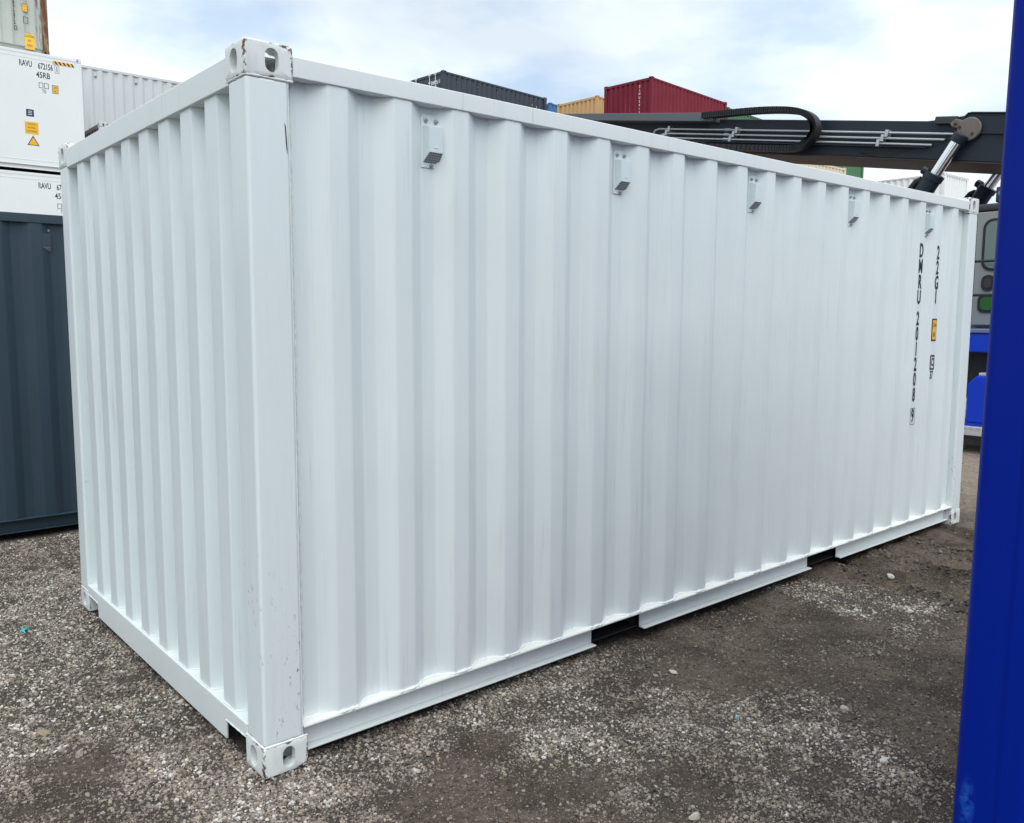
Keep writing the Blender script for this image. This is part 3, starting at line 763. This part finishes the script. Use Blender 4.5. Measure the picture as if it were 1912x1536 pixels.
for n0, t0, t1 in ((.462, .60, 5.9), (.385, .72, 5.75), (.310, .88, 5.6)):
    mb = MB(); P = [B(11.22, t0, n0), B(11.22, t0+.5, n0), B(11.22, 3.0, n0-.003), B(11.22, t1-.12, n0-.012), B(11.22, t1-.03, n0-.04), B(11.24, t1+.04, n0-.12)]
    pp = W(mb.tube(P, .0165, 8)).build('hydraulic_pipe', M_pipe, rs, smooth=R(50))
    m_ = MB(); m_.tube([B(11.22, 4.25, n0-.007), B(11.22, 4.36, n0-.007)], .026, 8); W(m_).build('coupling', M_pipe, pp)
for t in (1.55, 4.12, 5.55):
    for n0, dt in ((.45, 0), (.385, .05), (.315, .1)):
        W(bprism([(t+dt-.025, n0-.05), (t+dt+.025, n0-.05), (t+dt+.025, n0+.05), (t+dt-.025, n0+.05)], 11.19, 11.30)).build('pipe_clamp', M_pipe, rs, .005, 1)
W(bprism([(.95, .27), (5.0, .25), (5.0, .262), (.95, .282)], 11.20, 11.30)).build('pipe_shelf', M_boom, boom)
# energy chain: curved loop of links
cpts_ = [(4.75, .66), (4.4, .69), (4.0, .725), (3.6, .75), (3.25, .755), (3.0, .74), (2.83, .70), (2.70, .63), (2.635, .54), (2.62, .45), (2.65, .36), (2.72, .28), (2.84, .21), (3.0, .175), (3.4, .165), (4.2, .16), (5.5, .16)]
def spline(pts, k=5):
    o = []; n = len(pts)
    for i in range(n-1):
        p0, p1, p2, p3 = [Vector(pts[max(0, min(n-1, i+j))]) for j in (-1, 0, 1, 2)]
        for s in range(k):
            t = s/k; o.append(0.5*((2*p1)+(-p0+p2)*t+(2*p0-5*p1+4*p2-p3)*t*t+(-p0+3*p1-3*p2+p3)*t*t*t))
    o.append(Vector(pts[-1])); return o
sp_ = spline(cpts_, 14)
ch_mesh = MB()
for i, (a, b) in enumerate(zip(sp_[:-1], sp_[1:])):
    d = (b-a).normalized(); nn = Vector((-d.y, d.x)); h = .047 if i % 3 else .043; xx = 11.02 if i % 3 else 11.03
    q_ = [a-nn*h-d*.006, b-nn*h+d*.006, b+nn*h+d*.006, a+nn*h-d*.006]
    ch_mesh.v += []; s_ = bprism([tuple(v) for v in q_], xx, 11.19); ch_mesh.poly(s_.v, s_.f)
W(ch_mesh).build('energy_chain', M_rubber, rs)
# lift cylinders on both sides of the boom
for X in (11.14, 13.0):
    p0 = Vector((X, 2.148, 4.176)); dv = Vector((0, .547, -.837))
    mb = MB(); mb.tube([p0+dv*.16, p0+dv*1.2], .078, 20); rod = W(mb).build('cylinder_rod', M_chrome, rs, smooth=R(50))
    mb = MB(); mb.tube([p0+dv*.08, p0+dv*.2], .10, 16)
    W(mb).build('rod_eye', M_boom, rod, .01, 1)
    mb = MB(); mb.tube([p0+dv*.66, p0+dv*.74, p0+dv*.745, p0+dv*3.35], .13, 20, rad=[.138, .138, .125, .125]); bar = W(mb).build('cylinder_barrel', M_boom, rs, smooth=R(40))
    mb = MB(); side = Vector((0, .837, .547)); mb.tube([p0+dv*.80+side*.12, p0+dv*.86+side*.17, p0+dv*1.0+side*.185, p0+dv*1.9+side*.18, p0+dv*2.6+side*.16], .045, 8); W(mb).build('hose', M_rubber, bar, smooth=R(60))
    mb = MB(); mb.tube([p0+dv*.68+side*.10, p0+dv*.68+side*.19], .06, 10); W(mb).build('port_block', M_boom, bar, .008, 1)
# chassis
def wbox(name, x0, x1, y0, y1, z0, z1, mat, bevel=.015, parent=rs): return W(MB().box(x0, x1, y0, y1, z0, z1)).build(name, mat, parent, bevel, 2)
chs = wbox('chassis', 10.55, 13.45, -4.6, 4.9, .62, 1.42, M_cabdark)
wbox('deck_panel', 10.02, 10.52, -3.2, 2.6, 1.235, 1.47, M_bluemach, parent=chs); wbox('deck_plate', 10.0, 13.9, -3.2, 2.6, 1.475, 1.515, plain('deck_edge', (.14, .17, .32), .5), .004, chs)
W(MB().prism([(-1.6, .37), (1.50, .37), (1.50, .84), (1.40, .95), (-1.6, .95)], 0, 10.0, 10.5)).build('tank_panel', M_bluemach, chs, .02, 2)
wbox('panel_rim', 10.02, 10.5, -1.5, 1.38, .953, .985, M_steel, .004, chs)
wbox('tank_skirt', 10.015, 10.5, -1.6, 1.9, .325, .365, M_bluemach, .004, chs)
st = wbox('step', 9.93, 10.40, -1.6, 2.2, .215, .322, M_steel, .006, chs)
tm = MB()
for k in range(48): tm.box(9.922, 9.929, -1.55+k*.075, -1.55+k*.075+.035, .30, .322)
W(tm).build('tread_teeth', M_steel, st)
wbox('front_frame', 10.6, 13.4, 4.6, 5.2, .5, 1.9, M_bluemach, .03, chs); wbox('counterweight', 10.2, 13.8, -5.6, -4.2, .55, 1.9, M_bluemach, .08, chs)
wbox('boom_tower', 11.2, 11.35, -3.0, -1.6, 1.4, 3.2, M_bluemach, .02, chs); wbox('boom_tower', 12.7, 12.85, -3.0, -1.6, 1.4, 3.2, M_bluemach, .02, chs)
def wheel(x0, x1, y, r):
    mb = MB(); prof = [(x0, r*.55), (x0, r*.86), (x0+.06, r*.97), (x0+.14, r), (x1-.14, r), (x1-.06, r*.97), (x1, r*.86), (x1, r*.55)]
    n = 32; vs = [(x, y+rr*math.cos(2*math.pi*k/n), r+rr*math.sin(2*math.pi*k/n)-.02) for x, rr in prof for k in range(n)]
    fs = [(i*n+k, i*n+(k+1) % n, (i+1)*n+(k+1) % n, (i+1)*n+k) for i in range(len(prof)-1) for k in range(n)]
    w = W(MB().poly(vs, fs)).build('wheel', M_rubber, rs, smooth=R(40))
    mb = MB(); mb.tube([(x0+.08, y, r-.02), (x1-.08, y, r-.02)], r*.56, 24); W(mb).build('rim', M_steel, w, .02, 1)
for y, r in ((4.0, .82), (-3.0, .78)):
    for a, b in ((9.98, 10.53), (13.47, 14.02)): wheel(a, b, y, r)
# cab
CX0, CX1, CY0, CY1 = 10.9, 12.2, -.35, 2.25
cab = wbox('cab', CX0+.03, CX1, CY0, CY1-.03, 1.53, 2.02, M_cabgrey, .03)
wbox('cab_roof', CX0, CX1, CY0, CY1, 3.03, 3.13, M_cabdark, .03, cab)
for x in (CX0, CX1-.08):
    for y in (CY0, 1.86, CY1-.08): wbox('cab_pillar', x, x+.08, y, y+.08, 2.0, 3.04, M_cabdark, .015, cab)
door = W(MB().prism([(.35, 1.56), (1.83, 1.56), (1.83, 3.02), (.35, 3.02)], 0, CX0-.03, CX0+.01)).build('cab_door', M_cabgrey, cab, .01, 1)
def rrect(y0, y1, z0, z1, r, n=5):
    P = []
    for cy, cz, a0 in ((y1-r, z1-r, 0), (y0+r, z1-r, 90), (y0+r, z0+r, 180), (y1-r, z0+r, 270)):
        for k in range(n+1): a = R(a0+90*k/n); P.append((cy+r*math.cos(a), cz+r*math.sin(a)))
    return P
W(MB().box(CX0+.012, CX0+.024, 1.95, CY1-.09, 2.03, 3.02)).build('side_window', M_glass, cab)
for (y0, y1, z0, z1, r) in ((.5, 1.745, 2.26, 2.93, .12), (.5, 1.76, 1.72, 1.96, .07)):
    sl_ = W(MB().prism(rrect(y0, y1, z0, z1, r), 0, CX0-.042, CX0-.031)).build('window_seal', M_rubber, door)
    W(MB().prism(rrect(y0+.035, y1-.035, z0+.035, z1-.035, r*.8), 0, CX0-.05, CX0-.043)).build('window_pane', M_glass if z0 > 2 else plain('green_tinted_glass', (.04, .13, .035), .12), sl_)
hd = W(MB().prism(rrect(1.57, 1.73, 2.00, 2.21, .075), 0, CX0-.046, CX0-.031)).build('door_handle', M_rubber, door)
W(MB().prism(rrect(1.605, 1.695, 2.04, 2.17, .043), 0, CX0-.055, CX0-.047)).build('handle_recess', M_dark, hd)
wbox('windscreen', CX0+.08, CX1-.08, CY1-.03, CY1-.01, 2.03, 3.02, M_glass, 0, cab); wbox('rear_window', CX0+.08, CX1-.08, CY0+.01, CY0+.03, 2.03, 3.02, M_glass, 0, cab)
lbar = wbox('roof_rack', CX0+.05, CX0+.25, .2, 1.66, 3.14, 3.34, M_cabdark, .02, cab)
for y in (1.44, 1.58):
    mb = MB(); mb.tube([(CX0, y, 3.25), (CX0+.06, y, 3.25)], .036, 16); W(mb).build('work_lamp', M_whitemark if y < 1.5 else plain('lamp_blue', (.08, .25, .45), .3), lbar, .006, 1)
for z in (2.36, 1.94):
    mb = MB(); mb.tube([(10.35, -.3, z), (10.35, 1.75, z), (10.42, 1.82, z), (10.75, 1.84, z)], .017, 8); W(mb).build('handrail', M_dark, rs, smooth=R(50))
mb = MB()
mb.tube([(10.35, .1, 1.5), (10.35, .1, 2.37)], .017, 8); W(mb).build('handrail_post', M_dark, rs)
# spreader head at the end of the boom, behind the white container
he = B(12.0, 9.6, .35)
wbox('boom_head', 11.6, 12.45, he[1]-.25, he[1]+.35, he[2]-1.4, he[2]+.2, M_boom, .04)
wbox('spreader', 9.1, 14.9, he[1]-.35, he[1]+.45, he[2]-1.85, he[2]-1.45, M_bluemach, .04)

# ------------------------------------------------------------------ loose stones and litter
def stone_mesh(seed, s=(1, 1, .6)):
    bm = bmesh.new(); bmesh.ops.create_icosphere(bm, subdivisions=2, radius=1)
    rnd = random.Random(seed); dirs = [Vector((rnd.uniform(-1, 1), rnd.uniform(-1, 1), rnd.uniform(-1, 1))).normalized() for _ in range(9)]
    cut = [rnd.uniform(.55, .9) for _ in dirs]
    for v in bm.verts:
        p = v.co.copy()
        for d, c_ in zip(dirs, cut):
            e = p.dot(d)
            if e > c_: p -= d*(e-c_)*.85
        v.co = Vector((p.x*s[0], p.y*s[1], p.z*s[2]))
    me = bpy.data.meshes.new('stone'); bm.to_mesh(me); bm.free(); return me
def gz(x, y): return float(ground_z(np.array([x]), np.array([y]))[0])
M_pale = paint('pale_stone', (0.50, 0.46, 0.38), 0.9, 0.0, grime=1.0, bump=0.6)
M_tan = paint('tan_stone', (0.30, 0.24, 0.16), 0.9, 0.0, grime=1.0, bump=0.6)
for k, (x, y, r, sh, mat, lab) in enumerate((
        (1.037, -1.114, .022, (1.2, .9, .75), M_pale, 'largest pale stone at the bottom edge of the gravel'),
        (1.932, -.323, .024, (1.25, .7, .35), M_pale, 'flat pale stone near the first fork pocket'),
        (2.188, -1.043, .020, (1.0, .8, .6), M_pale, 'pale stone left of the blue container'),
        (4.03, -.38, .030, (1.2, .8, .6), M_pale, 'pale pink stone on the muddy wheel track'),
        (-.528, .92, .026, (1.3, .9, .45), M_tan, 'flat tan stone at left in the gravel'),
        (.47, -.28, .015, (.8, 1.3, .7), M_pale, 'small upright pale stone in front of the near corner'))):
    o = link('stone', stone_mesh(90+k, sh), mat, None, (x, y, gz(x, y)+r*sh[2]*.45), (0, 0, k*1.3), (r, r, r)); tag(o, lab, 'stone')
    for p in o.data.polygons: p.use_smooth = False
M_teal = plain('teal_plastic', (0.03, 0.36, 0.40), 0.4)
for x, y, s, rz, lab in ((1.751, -.796, .011, .4, 'small teal plastic scrap on the mud in front'), (-.328, 2.276, .035, 1.2, 'teal plastic strip on the gravel at left')):
    mb = MB(); n = 6
    vs = [(i/(n-1)-.5, .16*math.sin(i*2.1)+e*.18, .14*math.sin(i*1.7+e)+.12) for i in range(n) for e in (-1, 1)]
    mb.poly([(a*2*s, b*2*s, c_*2*s) for a, b, c_ in vs], [(2*i, 2*i+1, 2*i+3, 2*i+2) for i in range(n-1)])
    o = mb.build('plastic_scrap', M_teal); sm = o.modifiers.new('thick', 'SOLIDIFY'); sm.thickness = .002
    o.location = (x, y, gz(x, y)+.004); o.rotation_euler = (0, 0, rz); tag(o, lab, 'litter')

def build_gravel():
    rng = np.random.default_rng(5)
    P = []
    def zone(n, x0, x1, y0, y1, smin, smax, dens):
        x = rng.uniform(x0, x1, n); y = rng.uniform(y0, y1, n)
        inside = (x > .03) & (x < 6.03) & (y > .10) & (y < 2.33)
        m = mud(x, y)
        patch = fbm(x*9, y*9, 61, 3)
        keep = (rng.random(n) < (1-m*.94)*dens*(0.35+1.1*sstep(.35, .65, patch))) & ~inside
        # only where the yard is in reach of the view
        d = np.stack([x-CAM.x, y-CAM.y], 1); dist = np.hypot(d[:, 0], d[:, 1])
        f = (d[:, 0]*fw.x+d[:, 1]*fw.y)/dist/math.hypot(fw.x, fw.y)
        keep &= (f > .70) & (dist > 1.6)
        x, y, m = x[keep], y[keep], m[keep]
        s = smin+(smax-smin)*rng.random(len(x))**3
        P.append(np.stack([x, y, s, m], 1))
    def fines(n, x0, x1, y0, y1):
        x = rng.uniform(x0, x1, n); y = rng.uniform(y0, y1, n); m = mud(x, y)
        d = np.stack([x-CAM.x, y-CAM.y], 1); dist = np.hypot(d[:, 0], d[:, 1]); f = (d[:, 0]*fw.x+d[:, 1]*fw.y)/dist/math.hypot(fw.x, fw.y)
        keep = (rng.random(n) < m) & (f > .7) & (dist > 1.6) & ~((x > .03) & (x < 6.03) & (y > .10))
        P.append(np.stack([x[keep], y[keep], rng.uniform(.0014, .0036, keep.sum()), m[keep]], 1))
    zone(290000, -1.4, 3.0, -2.0, .6, .0024, .0082, 1.0)      # foreground
    zone(30000, .1, 1.3, 2.3, 4.7, .0035, .0095, 1.0)
    zone(170000, -1.6, .2, -.6, 4.7, .0027, .0088, 1.0)         # left of the container
    zone(90000, 2.4, 5.2, -1.9, .3, .0030, .0085, .7)
    zone(14000, 4.6, 9.5, -1.6, 2.6, .006, .018, .6)
    zone(9000, -1.4, 5.2, -2.0, 3.8, .009, .016, .35)         # bigger pebbles
    fines(60000, -1.4, 4.6, -2.0, .5)
    for (ax, ay, bx, by) in TRACKS:      # crumbled clods thrown up along the wheel tracks
        k = 420; t_ = rng.random(k); w_ = rng.normal(0, .055, k)
        px = ax+(bx-ax)*t_+w_; py = ay+(by-ay)*t_+rng.normal(0, .03, k)
        ok = ~((px > .03) & (px < 6.03) & (py > .04))
        P.append(np.stack([px[ok], py[ok], .004+.013*rng.random(ok.sum())**2, np.full(ok.sum(), 2.0)], 1))
    A = np.concatenate(P); n = len(A)
    z = ground_z(A[:, 0], A[:, 1])+A[:, 2]*rng.uniform(-.1, .45, n)
    me = bpy.data.meshes.new('gravel'); me.vertices.add(n)
    me.vertices.foreach_set('co', np.stack([A[:, 0], A[:, 1], z], 1).ravel())
    def attr(nm, ty, arr, f='value'):
        a = me.attributes.new(nm, ty, 'POINT'); a.data.foreach_set(f, np.ascontiguousarray(arr, dtype=np.float32).ravel())
    sc_ = np.stack([A[:, 2]*rng.uniform(.85, 1.35, n), A[:, 2]*rng.uniform(.7, 1.0, n), A[:, 2]*rng.uniform(.5, .85, n)], 1)
    attr('sc', 'FLOAT_VECTOR', sc_, 'vector')
    attr('rt', 'FLOAT_VECTOR', np.stack([rng.normal(0, .35, n), rng.normal(0, .35, n), rng.uniform(0, 6.283, n)], 1), 'vector')
    tone = np.clip(rng.random(n)*(1.0-.30*A[:, 3])+.10*(1-A[:, 3])*(fbm(A[:, 0]*2.3, A[:, 1]*2.3, 77, 3) > .5), 0, 1)
    tone = np.where(A[:, 3] > 1.5, .04+.26*rng.random(n), tone)
    attr('tone', 'FLOAT', tone)
    o = bpy.data.objects.new('gravel', me); col.objects.link(o)
    m, nt, b = new_mat('gravel_stone')
    at = N(nt, 'ShaderNodeAttribute'); at.attribute_type = 'INSTANCER'; at.attribute_name = 'tone'
    r_ = N(nt, 'ShaderNodeValToRGB'); e = r_.color_ramp.elements
    e[0].position = 0; e[0].color = (.060, .050, .044, 1); e[1].position = 1; e[1].color = (.66, .63, .58, 1)
    for p, c_ in ((.30, (.165, .140, .120)), (.65, (.31, .268, .228)), (.86, (.40, .335, .26)), (.94, (.52, .48, .43))):
        k = e.new(p); k.color = (*c_, 1)
    nt.links.new(at.outputs['Fac'], r_.inputs['Fac'])
    nt.links.new(mix(nt, ramp(nt, noise(nt, coords(nt), 1.6, 4), .35, .7), r_.outputs['Color'], mix(nt, .45, r_.outputs['Color'], (.05, .042, .035))), b.inputs['Base Color'])
    b.inputs['Roughness'].default_value = .9; b.inputs['Specular IOR Level'].default_value = .25
    ng = bpy.data.node_groups.new('scatter', 'GeometryNodeTree')
    ng.interface.new_socket('Geometry', in_out='INPUT', socket_type='NodeSocketGeometry'); ng.interface.new_socket('Geometry', in_out='OUTPUT', socket_type='NodeSocketGeometry')
    gi = N(ng, 'NodeGroupInput'); go = N(ng, 'NodeGroupOutput'); L = ng.links.new
    join = N(ng, 'GeometryNodeGeometryToInstance')
    for k in range(5):
        ico = N(ng, 'GeometryNodeMeshIcoSphere'); ico.inputs['Radius'].default_value = 1.0; ico.inputs['Subdivisions'].default_value = 2
        nz = N(ng, 'ShaderNodeTexNoise'); nz.inputs['Scale'].default_value = .85; nz.inputs['Detail'].default_value = 1.0
        pos = N(ng, 'GeometryNodeInputPosition'); ad = N(ng, 'ShaderNodeVectorMath', operation='ADD'); ad.inputs[1].default_value = (k*7.1, k*3.3, 0)
        L(pos.outputs[0], ad.inputs[0]); L(ad.outputs[0], nz.inputs['Vector'])
        sb = N(ng, 'ShaderNodeVectorMath', operation='SUBTRACT'); sb.inputs[1].default_value = (.5, .5, .5); L(nz.outputs['Color'], sb.inputs[0])
        scl = N(ng, 'ShaderNodeVectorMath', operation='SCALE'); scl.inputs['Scale'].default_value = 1.9; L(sb.outputs[0], scl.inputs[0])
        sp = N(ng, 'GeometryNodeSetPosition'); L(ico.outputs['Mesh'], sp.inputs['Geometry']); L(scl.outputs[0], sp.inputs['Offset'])
        L(sp.outputs[0], join.inputs[0])
    iop = N(ng, 'GeometryNodeInstanceOnPoints'); iop.inputs['Pick Instance'].default_value = True
    sm = N(ng, 'GeometryNodeSetMaterial'); sm.inputs['Material'].default_value = m
    def named(nm, ty):
        a = N(ng, 'GeometryNodeInputNamedAttribute', data_type=ty); a.inputs['Name'].default_value = nm; return a.outputs['Attribute']
    L(join.outputs[0], sm.inputs['Geometry']); L(sm.outputs[0], iop.inputs['Instance'])
    L(gi.outputs[0], iop.inputs['Points']); L(named('sc', 'FLOAT_VECTOR'), iop.inputs['Scale'])
    er = N(ng, 'FunctionNodeEulerToRotation'); L(named('rt', 'FLOAT_VECTOR'), er.inputs[0]); L(er.outputs[0], iop.inputs['Rotation'])
    L(iop.outputs[0], go.inputs[0])
    md = o.modifiers.new('scatter', 'NODES'); md.node_group = ng
    me.materials.append(m)
    tag(o, 'loose grey and buff gravel strewn over the yard', 'gravel', kind='stuff')
    return n
print('gravel', build_gravel())
